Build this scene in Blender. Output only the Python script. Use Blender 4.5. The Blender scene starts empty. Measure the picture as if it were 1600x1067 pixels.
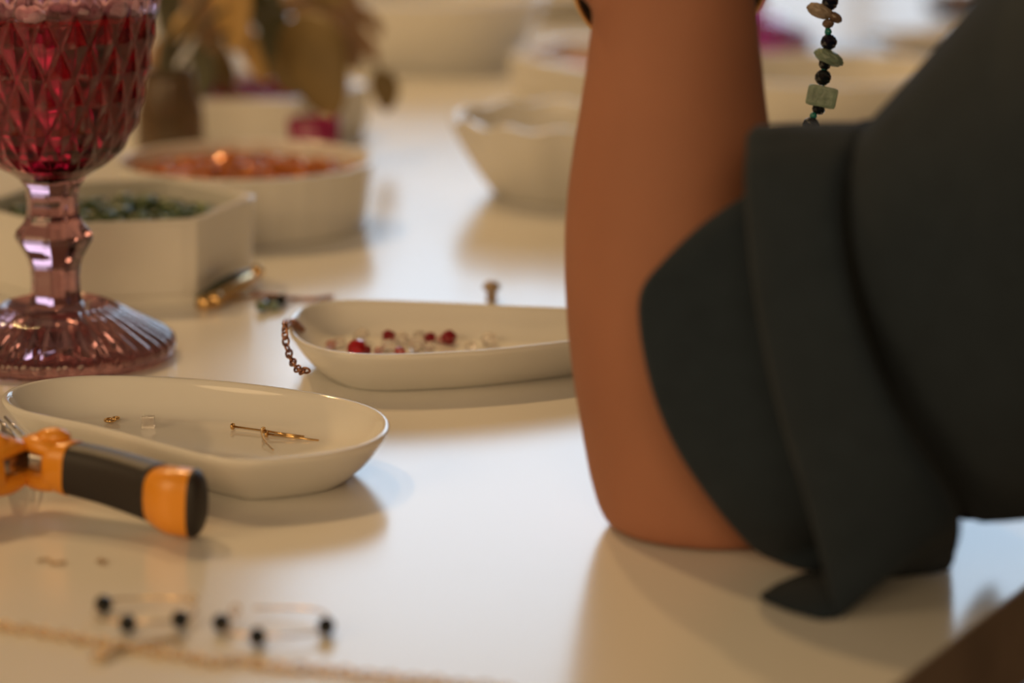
import bpy, bmesh, math, random
from mathutils import Vector, Matrix, noise
random.seed(7)
C = bpy.context.scene.collection
PI = math.pi

# ------------------------------------------------------------------ camera
H, PITCH, FPX = .24, math.radians(13.0), 4400.0
cam_d = bpy.data.cameras.new('camera')
cam = bpy.data.objects.new('camera', cam_d)
C.objects.link(cam)
cam.location = (0, 0, H)
cam.rotation_euler = (PI/2 - PITCH, 0, 0)
cam_d.sensor_width = 36
cam_d.lens = 36*FPX/1600
cam_d.clip_start = .02
cam_d.dof.use_dof = True
cam_d.dof.focus_distance = .93
cam_d.dof.aperture_fstop = cam_d.lens/17.0
bpy.context.scene.camera = cam

# ------------------------------------------------------------------ world, light, exposure
sc = bpy.context.scene
sc.view_settings.view_transform = 'Standard'
sc.view_settings.look = 'None'
sc.view_settings.gamma = 1
sc.view_settings.use_curve_mapping = False
sc.view_settings.exposure = 0
sc.cycles.use_denoising = True
sc.cycles.max_bounces = 14
sc.cycles.transmission_bounces = 12
sc.cycles.sample_clamp_indirect = 6
w = bpy.data.worlds.new('room_air')
sc.world = w
w.use_nodes = True
w.node_tree.nodes['Background'].inputs[0].default_value = (1.0, .70, .44, 1)
w.node_tree.nodes['Background'].inputs[1].default_value = .12


def lamp(name, loc, target, size, power, col):
    d = bpy.data.lights.new(name, 'AREA')
    d.shape = 'DISK'
    d.size = size
    d.energy = power
    d.color = col
    o = bpy.data.objects.new(name, d)
    C.objects.link(o)
    o.location = loc
    o.rotation_euler = (Vector(target) - Vector(loc)).to_track_quat('-Z', 'Y').to_euler()


WARM = (1.0, .62, .27)
lamp('ceiling_lamp', (-.95, 2.3, 1.75), (0, 1, 0), .05, 14, WARM)
lamp('ceiling_lamp', (-.45, 2.6, 1.75), (0, 1, 0), .05, 10, WARM)
lamp('soft_fill', (-2.0, -.45, 1.0), (-.1, 1.15, 0), 1.3, 15, (1.0, .67, .34))  # fill added from the left to brighten faces turned to the camera
lamp('soft_fill', (-.1, -2.1, 1.3), (0, 1.2, 0), 1.6, 27, (1.0, .68, .36))  # broad fill added behind the camera, not a fitting of the room
WINDOW_COLOUR, WINDOW_POWER, LOWER_PANE_POWER = (.60, .82, 1.06), 3.5, 1.15

# ------------------------------------------------------------------ measuring helpers
CAM = Vector((0, 0, H))
FW = Vector((0, math.cos(PITCH), -math.sin(PITCH)))
UP = Vector((0, math.sin(PITCH), math.cos(PITCH)))
RT = Vector((1, 0, 0))


def ray(px, py):
    return FW + RT*((px-800)/FPX) - UP*((py-533.5)/FPX)


def P(px, py, z=0.0):                      # point on the horizontal plane at height z
    r = ray(px, py)
    return CAM + r*((z-H)/r.z)


def S(px, py, d, zmin=.0012):              # point at distance d along the view axis, never below the table top
    p = CAM + ray(px, py)*d
    if p.z < zmin and zmin > -1:
        p = P(px, py, zmin)
    return p


def depth(p):
    return (Vector(p)-CAM).dot(FW)


def zat(p, py):                            # height above ground point p that shows at row py
    k = -(py-533.5)/FPX
    y = p[1]
    return H + y*(UP.y - k*FW.y)/(k*FW.z - UP.z)


# ------------------------------------------------------------------ materials
def lin(c):
    return tuple(((x/255)/12.92 if x <= 10 else (((x/255)+.055)/1.055)**2.4) for x in c)


def mat(name, col, rough=.5, metal=0, trans=0, ior=1.5, coat=0, vary=0, scale=60, bump=0, bscale=200, emit=None, sss=0, spec=None, sheen=0):
    m = bpy.data.materials.new(name)
    m.use_nodes = True
    nt = m.node_tree
    b = nt.nodes['Principled BSDF']
    b.inputs['Base Color'].default_value = (*col, 1)
    b.inputs['Roughness'].default_value = rough
    b.inputs['Metallic'].default_value = metal
    b.inputs['Transmission Weight'].default_value = trans
    b.inputs['IOR'].default_value = ior
    b.inputs['Coat Weight'].default_value = coat
    b.inputs['Coat Roughness'].default_value = .05
    if spec is not None:
        b.inputs['Specular IOR Level'].default_value = spec
    if sheen:
        b.inputs['Sheen Weight'].default_value = sheen
    if sss:
        b.inputs['Subsurface Weight'].default_value = sss
        b.inputs['Subsurface Radius'].default_value = (1, .3, .15)
        b.inputs['Subsurface Scale'].default_value = .006
    tc = nt.nodes.new('ShaderNodeTexCoord')
    if vary:
        n = nt.nodes.new('ShaderNodeTexNoise')
        n.inputs['Scale'].default_value = scale
        n.inputs['Detail'].default_value = 4
        nt.links.new(tc.outputs['Object'], n.inputs['Vector'])
        r = nt.nodes.new('ShaderNodeMapRange')
        r.inputs['From Min'].default_value = .3
        r.inputs['From Max'].default_value = .7
        r.inputs['To Min'].default_value = 1-vary
        r.inputs['To Max'].default_value = 1+vary
        nt.links.new(n.outputs['Fac'], r.inputs['Value'])
        mx = nt.nodes.new('ShaderNodeVectorMath')
        mx.operation = 'SCALE'
        mx.inputs[0].default_value = col
        nt.links.new(r.outputs['Result'], mx.inputs['Scale'])
        nt.links.new(mx.outputs['Vector'], b.inputs['Base Color'])
    if bump:
        n2 = nt.nodes.new('ShaderNodeTexNoise')
        n2.inputs['Scale'].default_value = bscale
        n2.inputs['Detail'].default_value = 3
        nt.links.new(tc.outputs['Object'], n2.inputs['Vector'])
        bp = nt.nodes.new('ShaderNodeBump')
        bp.inputs['Strength'].default_value = bump
        bp.inputs['Distance'].default_value = .001
        nt.links.new(n2.outputs['Fac'], bp.inputs['Height'])
        nt.links.new(bp.outputs['Normal'], b.inputs['Normal'])
    if emit:
        b.inputs['Emission Color'].default_value = (*emit[0], 1)
        b.inputs['Emission Strength'].default_value = emit[1]
    return m


M = dict(
    table=mat('white_laminate', (.80, .79, .76), .2, vary=.01, scale=4),
    edge=mat('walnut_edge_band', (.27, .19, .14), .5, vary=.2, scale=25),
    ceramic=mat('white_glazed_ceramic', (.80, .785, .74), .07, coat=0, vary=.012, scale=30),
    ceramic_back=mat('white_stoneware', (.78, .76, .71), .16, vary=.02, scale=30),
    purple=mat('mauve_pressed_glass', (.54, .28, .32), .05, trans=1, ior=1.5),
    bowlglass=mat('pale_mauve_pressed_glass', (.66, .38, .46), .02, trans=1, ior=1.5),
    magentaglass=mat('magenta_pressed_glass', (.62, .10, .34), .04, trans=.8, ior=1.5),
    wine=mat('dark_red_drink', (.50, .012, .035), .02, trans=1, ior=1.33),
    foam=mat('pale_drink_foam', (.9, .86, .9), .4, vary=.2, scale=300, bump=.6, bscale=600),
    skin=mat('warm_skin', (.36, .155, .092), .62, spec=.3, sss=.12, vary=.06, scale=22, bump=.12, bscale=900),
    nail=mat('nail', (.62, .36, .28), .25),
    cloth=mat('dark_green_cloth', (.0195, .029, .041), .92, vary=.08, scale=120, bump=.35, bscale=1800, spec=.12, sheen=.05),
    eyewhite=mat('eye_white', (.75, .72, .68), .15),
    hair=mat('dark_brown_hair', (.025, .015, .010), .55, vary=.3, scale=90),
    denim=mat('dark_denim', (.03, .035, .05), .9, vary=.15, scale=150),
    groove_shade=mat('black_green_groove_shade', (.010, .012, .011), .95, spec=.1),
    bangle=mat('dark_green_enamel', (.022, .026, .016), .15, vary=.5, scale=90),
    gold=mat('gold_metal', (.80, .52, .22), .18, metal=1),
    goldpale=mat('pale_gold_wire', (.70, .52, .30), .25, metal=1),
    copper=mat('antique_copper', (.42, .21, .13), .3, metal=1),
    steel=mat('brushed_steel', (.50, .46, .42), .28, metal=1, vary=.1, scale=200),
    orange=mat('orange_plastic', (.86, .33, .025), .32, coat=.2, vary=.04, scale=80),
    rubber=mat('black_rubber', (.022, .017, .015), .5, bump=.2, bscale=1500),
    blackbead=mat('black_faceted_bead', (.008, .012, .016), .08),
    navybead=mat('navy_faceted_bead', (.006, .008, .022), .12),
    brownbead=mat('brown_stone_bead', (.15, .10, .07), .3, vary=.2, scale=300),
    tealseed=mat('teal_seed_bead', (.02, .22, .2), .25),
    greenstone=mat('grey_green_stone', (.22, .31, .24), .4, vary=.25, scale=250, bump=.3, bscale=500),
    tanstone=mat('grey_tan_stone', (.30, .25, .20), .4, vary=.2, scale=250),
    red=mat('red_crystal', (.55, .012, .02), .05, trans=.55, ior=1.55),
    darkred=mat('garnet_crystal', (.30, .008, .02), .06, trans=.35, ior=1.6),
    clear=mat('clear_crystal', (.95, .90, .86), .03, trans=.85, ior=1.5),
    pinkc=mat('pink_crystal', (.80, .50, .48), .05, trans=.7, ior=1.5),
    green=mat('green_glass_chips', (.075, .12, .04), .4, vary=.6, scale=160),
    copperbead=mat('copper_glass_beads', (.62, .22, .06), .1, metal=.3, vary=.5, scale=150),
    greencrystal=mat('green_crystal', (.07, .12, .06), .08, vary=.4, scale=400),
    darkbar=mat('dark_green_bar', (.035, .05, .025), .25),
    cream=mat('brown_cream_bead', (.42, .30, .19), .35, vary=.3, scale=300),
    leaf_olive=mat('olive_leaf', (.22, .145, .045), .55, vary=.25, scale=30),
    leaf_ochre=mat('ochre_leaf', (.56, .34, .11), .55, vary=.2, scale=30),
    leaf_brown=mat('brown_leaf', (.36, .21, .11), .55, vary=.2, scale=30),
    leaf_dark=mat('dark_green_leaf', (.085, .08, .035), .55, vary=.25, scale=30),
    stem=mat('grey_green_stem', (.10, .085, .045), .6),
    vase=mat('smoky_brown_glass', (.35, .24, .14), .05, trans=.75, ior=1.45),
    magenta=mat('magenta_glass', (.42, .03, .13), .1, trans=.3, ior=1.5),
    coral=mat('coral_beads', (.70, .30, .20), .3, vary=.3, scale=150),
    wall=mat('warm_plaster', (.55, .46, .36), .85, vary=.04, scale=3),
    floor=mat('brown_floor', (.17, .105, .06), .5, vary=.1, scale=6),
    frame=mat('window_frame_paint', (.55, .52, .48), .5),
    leg=mat('black_metal', (.03, .03, .03), .4, metal=.5),
    slate=mat('slate_cloth', (.12, .12, .16), .8),
    terracotta=mat('terracotta_cloth', (.45, .22, .13), .8),
    lowpane=mat('dimmed_lower_pane', (.7, .75, .8), .4, emit=(WINDOW_COLOUR, LOWER_PANE_POWER)),  # lower panes set dimmer to weaken the window's reflection in the tabletop
    pane=mat('daylit_pane', (.8, .85, .9), .3, emit=(WINDOW_COLOUR, WINDOW_POWER)),
)


# ------------------------------------------------------------------ object helpers
def link(name, me, m, parent=None, loc=None, smooth=True):
    if smooth:
        me.polygons.foreach_set('use_smooth', [True]*len(me.polygons))
    ms = m if isinstance(m, (list, tuple)) else [m]
    for x in ms:
        me.materials.append(x)
    o = bpy.data.objects.new(name, me)
    C.objects.link(o)
    if loc is not None:
        o.location = loc
    if parent:
        o.parent = parent
    return o


def wmesh(name, vf, m, parent=None, loc=None, smooth=True):
    """mesh from world coordinates; origin at loc, or at the parent's origin"""
    vs, fs = vf
    base = Vector(loc) if loc is not None else (parent_origin(parent) if parent else Vector())
    me = bpy.data.meshes.new(name)
    me.from_pydata([tuple(Vector(v)-base) for v in vs], [], fs)
    me.validate()
    bm = bmesh.new()
    bm.from_mesh(me)
    bmesh.ops.recalc_face_normals(bm, faces=bm.faces)
    bm.to_mesh(me)
    bm.free()
    if parent:
        o = link(name, me, m, parent, None, smooth)
    else:
        o = link(name, me, m, None, base, smooth)
    return o


def parent_origin(p):
    v = Vector()
    while p:
        v += p.location
        p = p.parent
    return v


def tag(o, label, cat, group=None, kind=None):
    o['label'] = label
    o['category'] = cat
    if group:
        o['group'] = group
    if kind:
        o['kind'] = kind
    return o


def empty(name, loc, label, cat, group=None):
    o = bpy.data.objects.new(name, None)
    C.objects.link(o)
    o.location = loc
    o.empty_display_size = .01
    return tag(o, label, cat, group)


def struct(name, vf, m, parent=None, smooth=False):
    o = wmesh(name, vf, m, parent, None if parent else (0, 0, 0), smooth)
    if not parent:
        o['kind'] = 'structure'
    return o


def box(lo, hi):
    (a, b, c), (d, e, f) = lo, hi
    v = [(a, b, c), (d, b, c), (d, e, c), (a, e, c), (a, b, f), (d, b, f), (d, e, f), (a, e, f)]
    return v, [(0, 3, 2, 1), (4, 5, 6, 7), (0, 1, 5, 4), (1, 2, 6, 5), (2, 3, 7, 6), (3, 0, 4, 7)]


def merge(*parts):
    V, F = [], []
    for v, f in parts:
        n = len(V)
        V += list(v)
        F += [tuple(i+n for i in q) for q in f]
    return V, F


def loft(rings, cap0=True, cap1=True, close=False):
    n = len(rings[0])
    V = [p for r in rings for p in r]
    F = []
    m = len(rings)
    for i in range(m if close else m-1):
        a, b = i*n, ((i+1) % m)*n
        for j in range(n):
            k = (j+1) % n
            F.append((a+j, a+k, b+k, b+j))
    if not close and cap0:
        c = sum((Vector(p) for p in rings[0]), Vector())/n
        V.append(c)
        F += [(len(V)-1, (j+1) % n, j) for j in range(n)]
    if not close and cap1:
        c = sum((Vector(p) for p in rings[-1]), Vector())/n
        V.append(c)
        b = (m-1)*n
        F += [(len(V)-1, b+j, b+(j+1) % n) for j in range(n)]
    return V, F


def lathe(c, prof, n=64, fr=None, cap0=True, cap1=True):
    """prof: list (r, z); fr(theta, r, z, i) -> (r, z)"""
    rings = []
    for i, (r, z) in enumerate(prof):
        ring = []
        for k in range(n):
            t = 2*PI*k/n
            rr, zz = fr(t, r, z, i) if fr else (r, z)
            ring.append(Vector((c[0]+rr*math.cos(t), c[1]+rr*math.sin(t), zz)))
        rings.append(ring)
    return loft(rings, cap0, cap1)


def catmull(pts, n, closed=False):
    """n samples over the control points"""
    pts = [Vector(p) for p in pts]
    m = len(pts)
    out = []
    segs = m if closed else m-1
    for i in range(n):
        t = i*segs/(n if closed else n-1)
        k = min(int(t), segs-1)
        u = t-k
        if closed:
            a, b, c, d = (pts[(k+j) % m] for j in (-1, 0, 1, 2))
        else:
            a, b, c, d = pts[max(k-1, 0)], pts[k], pts[min(k+1, m-1)], pts[min(k+2, m-1)]
        out.append(.5*((2*b)+(c-a)*u+(2*a-5*b+4*c-d)*u*u+(3*b-a-3*c+d)*u**3))
    return out


def resample(pts, n, closed=True):
    """equal arc length"""
    q = pts + ([pts[0]] if closed else [])
    L = [0]
    for a, b in zip(q, q[1:]):
        L.append(L[-1]+(Vector(b)-Vector(a)).length)
    out = []
    j = 0
    for i in range(n):
        s = L[-1]*i/(n if closed else n-1)
        while j < len(L)-2 and L[j+1] < s:
            j += 1
        u = (s-L[j])/max(L[j+1]-L[j], 1e-9)
        out.append(Vector(q[j]).lerp(Vector(q[j+1]), u))
    return out


def tube(path, rad, n=8, cap=True):
    """round tube along path; rad number or list"""
    path = [Vector(p) for p in path]
    rings = []
    nrm = None
    for i, p in enumerate(path):
        t = (path[min(i+1, len(path)-1)]-path[max(i-1, 0)]).normalized()
        if nrm is None:
            nrm = t.orthogonal().normalized()
        nrm = (nrm - t*nrm.dot(t)).normalized()
        b = t.cross(nrm)
        r = rad[i] if isinstance(rad, (list, tuple)) else rad
        rings.append([p + (nrm*math.cos(2*PI*k/n)+b*math.sin(2*PI*k/n))*r for k in range(n)])
    return loft(rings, cap, cap)


def torus(c, ax, ay, r, n=14, k=6, sx=1., sy=1.):
    """ring in the plane of unit vectors ax, ay with half sizes sx, sy"""
    c, ax, ay = Vector(c), Vector(ax).normalized(), Vector(ay).normalized()
    az = ax.cross(ay)
    rings = []
    for i in range(n):
        t = 2*PI*i/n
        d = ax*math.cos(t)*sx + ay*math.sin(t)*sy
        dn = (ax*math.cos(t)*sy + ay*math.sin(t)*sx).normalized()
        rings.append([c+d+dn*(r*math.cos(2*PI*j/k))+az*(r*math.sin(2*PI*j/k)) for j in range(k)])
    return loft(rings, close=True)


def ball(c, r, n=12, m=8, sc_=(1, 1, 1), rot=None, jitter=0, seed=0):
    rnd = random.Random(seed)
    c = Vector(c)
    V = []
    rings = []
    for i in range(1, m):
        a = PI*i/m
        ring = []
        for k in range(n):
            t = 2*PI*(k+.5*(i % 2))/n
            v = Vector((math.sin(a)*math.cos(t)*sc_[0], math.sin(a)*math.sin(t)*sc_[1], math.cos(a)*sc_[2]))*r*(1+jitter*(rnd.random()-.5))
            if rot:
                v = rot @ v
            ring.append(c+v)
        rings.append(ring)
    V, F = loft(rings, False, False)
    top, bot = Vector((0, 0, r*sc_[2])), Vector((0, 0, -r*sc_[2]))
    if rot:
        top, bot = rot @ top, rot @ bot
    V += [c+top, c+bot]
    L = len(V)
    F += [(L-2, (k+1) % n, k) for k in range(n)]
    b = (m-2)*n
    F += [(L-1, b+k, b+(k+1) % n) for k in range(n)]
    return V, F


# ------------------------------------------------------------------ the room
def room():
    fz = -.74
    struct('floor', box((-3.2, -1.2, fz-.05), (3.6, 5.2, fz)), M['floor'])
    x0, x1, z0, z1 = -.50, 1.75, -.02, 1.85
    wy = 5.0
    wl = merge(box((-3.2, wy, fz), (x0, wy+.15, 2.1)), box((x1, wy, fz), (3.6, wy+.15, 2.1)),
               box((x0, wy, fz), (x1, wy+.15, z0)), box((x0, wy, z1), (x1, wy+.15, 2.1)))
    struct('wall_back', wl, M['wall'])
    struct('wall_left', box((-3.35, -1.2, fz), (-3.2, 5.2, 2.1)), M['wall'])
    win = struct('window_1', merge(box((x0, wy+.04, z0), (x0+.05, wy+.1, z1)), box((x1-.05, wy+.04, z0), (x1, wy+.1, z1)),
                                   box((x0, wy+.04, z0), (x1, wy+.1, z0+.05)), box((x0, wy+.04, z1-.05), (x1, wy+.1, z1))), M['frame'])
    xm = (x0+x1)/2
    struct('mullion', box((xm-.02, wy+.04, z0+.05), (xm+.02, wy+.1, z1-.05)), M['frame'], win)
    zt = .80
    struct('transom', box((x0+.05, wy+.045, zt-.015), (x1-.05, wy+.095, zt+.015)), M['frame'], win)  # bar added to divide off the dimmed lower panes
    for a, b in ((x0+.05, xm-.02), (xm+.02, x1-.05)):
        struct('pane', box((a, wy+.07, zt+.015), (b, wy+.08, z1-.05)), M['pane'], win)
        struct('pane', box((a, wy+.07, z0+.05), (b, wy+.08, zt-.015)), M['lowpane'], win)
    struct('baseboard_back', box((-3.2, wy-.015, fz), (3.6, wy, fz+.09)), M['frame'])


# ------------------------------------------------------------------ the table
E0 = P(1400, 1067)
E1 = P(1600, 915)
EDIR = (E1-E0).normalized()
ENRM = Vector((-EDIR.y, EDIR.x, 0))       # towards the table


def table():
    root = empty('work_table', (E1+ENRM*.9+EDIR*.6)*1.0, 'long white laminate work table with a brown edge, everything stands on it', 'table')
    root.location.z = -.74
    a0, a1, wd = -1.0, 2.7, 1.9
    q = [E1+EDIR*a0, E1+EDIR*a1, E1+EDIR*a1+ENRM*wd, E1+EDIR*a0+ENRM*wd]

    def slab(q, z0, z1):
        n = len(q)
        return [Vector((p.x, p.y, z0)) for p in q]+[Vector((p.x, p.y, z1)) for p in q], \
            [tuple(range(n))[::-1], tuple(range(n, 2*n))]+[(i, (i+1) % n, n+(i+1) % n, n+i) for i in range(n)]
    wmesh('tabletop', slab(q, -.028, 0), M['table'], root, smooth=False)
    # edge band: a thin strip around the slab
    c = sum(q, Vector())/4
    q2 = [p+((p-c).normalized()*.0018) for p in q]
    n = 4
    V = [Vector((p.x, p.y, z)) for z in (-.0285, -.0006) for p in q2]+[Vector((p.x, p.y, z)) for z in (-.0285, -.0006) for p in q]
    F = []
    for i in range(n):
        j = (i+1) % n
        F += [(i, j, n+j, n+i), (2*n+i, 3*n+i, 3*n+j, 2*n+j), (n+i, n+j, 3*n+j, 3*n+i), (i, 2*n+i, 2*n+j, j)]
    wmesh('edge_band', (V, F), M['edge'], root, smooth=False)
    for s in (a0+.12, a1-.12):
        for t in (.12, wd-.12):
            p = E1+EDIR*s+ENRM*t
            wmesh('leg', box((p.x-.03, p.y-.03, -.74), (p.x+.03, p.y+.03, -.028)), M['leg'], root, smooth=False)


# ------------------------------------------------------------------ oval dishes
def inset_ring(base, d):
    n = len(base)
    out = [p.copy() for p in base]
    steps = max(1, int(abs(d)/.001))
    for _ in range(steps):
        nx = []
        for i in range(n):
            t = (out[(i+1) % n]-out[i-1])
            nn = Vector((-t.y, t.x, 0)).normalized()
            nx.append(out[i]+nn*(d/steps))
        out = [nx[i]*.6+(nx[i-1]+nx[(i+1) % n])*.2 for i in range(n)]
    return out


def free_dish(name, outline_px, rim_z, label, prof, m, group=None):
    pts = [P(x, y, rim_z) for x, y in outline_px]
    pts = [Vector((p.x, p.y, 0)) for p in pts]
    area = sum(a.x*b.y-b.x*a.y for a, b in zip(pts, pts[1:]+pts[:1]))
    if area < 0:
        pts.reverse()
    base = resample(catmull(pts, 240, True), 128)
    for _ in range(3):
        base = [base[i]*.5+(base[i-1]+base[(i+1) % 128])*.25 for i in range(128)]
    rings = []
    cache = {}
    for d, z in prof:
        if d not in cache:
            cache[d] = inset_ring(base, d) if d > 0 else base
        rings.append([Vector((p.x, p.y, z)) for p in cache[d]])
    c = sum(base, Vector())/128
    V, F = loft(rings)
    o = wmesh(name, (V, F), m, None, (c.x, c.y, 0))
    tag(o, label, 'dish', group)
    return o, base


def dish_prof(h, fl=.004):
    return [(.0165, .0007), (.0145, .0), (.0132, .0002), (.0120, .0012), (.0095, .0030), (.0065, .0058), (.0040, .0088), (.0018, .0122), (.0004, h-.0022),
            (0, h-.0007), (.0004, h-.0001), (.0012, h), (.0020, h-.0005), (.0026, h-.0018), (.0040, h-.0045), (.0065, h-.0075), (.0090, fl+.0022), (.0120, fl+.0007), (.0150, fl+.0001), (.0190, fl)]


RZ = .0165


def dishes():
    o1 = [(1, 620), (20, 604), (60, 593), (110, 587), (160, 585), (230, 586.5), (300, 590), (370, 596), (430, 603), (490, 612), (540, 622), (580, 634), (603, 648), (609, 663),
          (600, 680), (575, 694), (540, 703), (490, 711), (440, 716), (400, 719), (365, 719), (330, 714), (290, 704), (240, 691), (190, 677), (140, 664), (90, 654), (50, 646), (18, 636)]
    d1, b1 = free_dish('oval_dish', o1, RZ, 'white teardrop-shaped dish in the foreground holding three gold head pins', dish_prof(RZ), M['ceramic'])
    o2 = [(449, 508), (452, 494), (465, 481), (490, 472), (530, 467.5), (590, 467.5), (660, 470), (730, 473), (800, 476.5), (870, 479), (930, 483), (980, 489), (1012, 498), (1018, 508),
          (1000, 517), (950, 525), (890, 533), (830, 540), (770, 546), (710, 550), (650, 553), (590, 554), (540, 552), (500, 545), (470, 534), (455, 521)]
    d2, b2 = free_dish('oval_dish', o2, RZ, 'white elongated dish of red and clear crystals, partly hidden by the forearm', dish_prof(RZ), M['ceramic'])


# ------------------------------------------------------------------ hexagonal and round dishes
def hex_dish(px, py, R, h, rot, label, m, sy=1., wall=.0045, group=None, sides=6):
    c = P(px, py)
    n = sides*10

    def ring(rr, z):
        ap = rr*math.cos(PI/sides)
        out = []
        for k in range(n):
            t = 2*PI*k/n
            u = (t % (2*PI/sides))-PI/sides
            r = ap/math.cos(u)
            r = min(r, rr*.985)
            v = Vector((r*math.cos(t), r*math.sin(t)*sy, 0))
            v.rotate(Matrix.Rotation(rot, 3, 'Z'))
            out.append(Vector((c.x+v.x, c.y+v.y, z)))
        return out
    prof = [(R*.93, .0005), (R*.945, 0), (R*.95, .0006), (R*.95, .003), (R*.972, .0045), (R*.985, h*.5), (R-.0004, h-.002), (R, h-.0008), (R-.0008, h), (R-wall+.0008, h), (R-wall, h-.0008), (R-wall-.001, h*.5), (R-wall-.003, .006), (R-wall-.006, .004)]
    o = wmesh('hexagonal_dish' if sides == 6 else 'polygonal_dish', loft([ring(r, z) for r, z in prof]), m, None, (c.x, c.y, 0), smooth=False)
    tag(o, label, 'dish', group)
    return o, c


def pile(name, c, R, z0, zt, n, s, m, label, cat, sy=1., rot=0, seed=1, hexa=False):
    rnd = random.Random(seed)
    parts = []
    for i in range(n):
        while True:
            x, y = rnd.uniform(-1, 1), rnd.uniform(-1, 1)
            if x*x+y*y < 1 and (not hexa or (abs(y) < .86 and abs(x)*.87+abs(y)*.5 < .86)):
                break
        rr = math.hypot(x, y)
        zz = z0+(zt-z0)*(1-rr*rr*.35)*rnd.uniform(.55, 1)
        v = Vector((x*R, y*R*sy, 0))
        v.rotate(Matrix.Rotation(rot, 3, 'Z'))
        rm = Matrix.Rotation(rnd.uniform(0, 6), 3, 'Z') @ Matrix.Rotation(rnd.uniform(0, 6), 3, 'X')
        parts.append(ball((c.x+v.x, c.y+v.y, zz), s*rnd.uniform(.7, 1.2), 6, 4, (1, rnd.uniform(.6, 1), rnd.uniform(.5, .9)), rm, .3, i))
    # bed filling the bottom so that the heap is closed
    k_ = .80 if hexa else .95
    bed = lathe(c, [(R*k_, z0-.0005), (R*k_, z0+.001), (R*.6, z0+(zt-z0)*.6)], 24)
    parts.append(bed)
    o = wmesh(name, merge(*parts), m, None, (c.x, c.y, z0), smooth=False)
    tag(o, label, cat, None, 'stuff')
    return o


def round_dish(name, px, py, prof, label, m, flute=0, fa=0, scal=0, cat='dish', sx=1., sy=1., n=96):
    c = P(px, py)

    def fr(t, r, z, i):
        k = 1
        if flute and i <= prof_out:
            k = 1+fa*abs(math.sin(flute*t/2))
        zz = z + (scal*math.cos(flute*t)*(max(0, z-.02)/.02) if scal else 0)
        return r*k, zz
    prof_out = len(prof)//2
    V, F = lathe(c, prof, n, fr)
    V = [Vector((c.x+(v[0]-c.x)*sx, c.y+(v[1]-c.y)*sy, v[2])) for v in V]
    o = wmesh(name, (V, F), m, None, (c.x, c.y, 0))
    tag(o, label, cat)
    return o, c


def bowl_prof(rb, rt, h, wall=.003, straight=.5, fl=.004):
    out = []
    for i in range(9):
        u = i/8
        r = rb+(rt-rb)*(u*straight+(1-straight)*math.sin(u*PI/2))
        out.append((r, .001+u*(h-.002)))
    out = [(rb-.002, 0), (rb-.0005, .0002)]+out+[(rt+.0002, h-.0006), (rt-.0006, h), (rt-wall+.0006, h), (rt-wall, h-.001)]
    for i in range(8, -1, -1):
        u = i/8
        r = rb+(rt-rb)*(u*straight+(1-straight)*math.sin(u*PI/2))-wall
        out.append((r, fl+u*(h-.002-fl)))
    out.append((max(rb-wall-.004, .004), fl))
    return out


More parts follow.
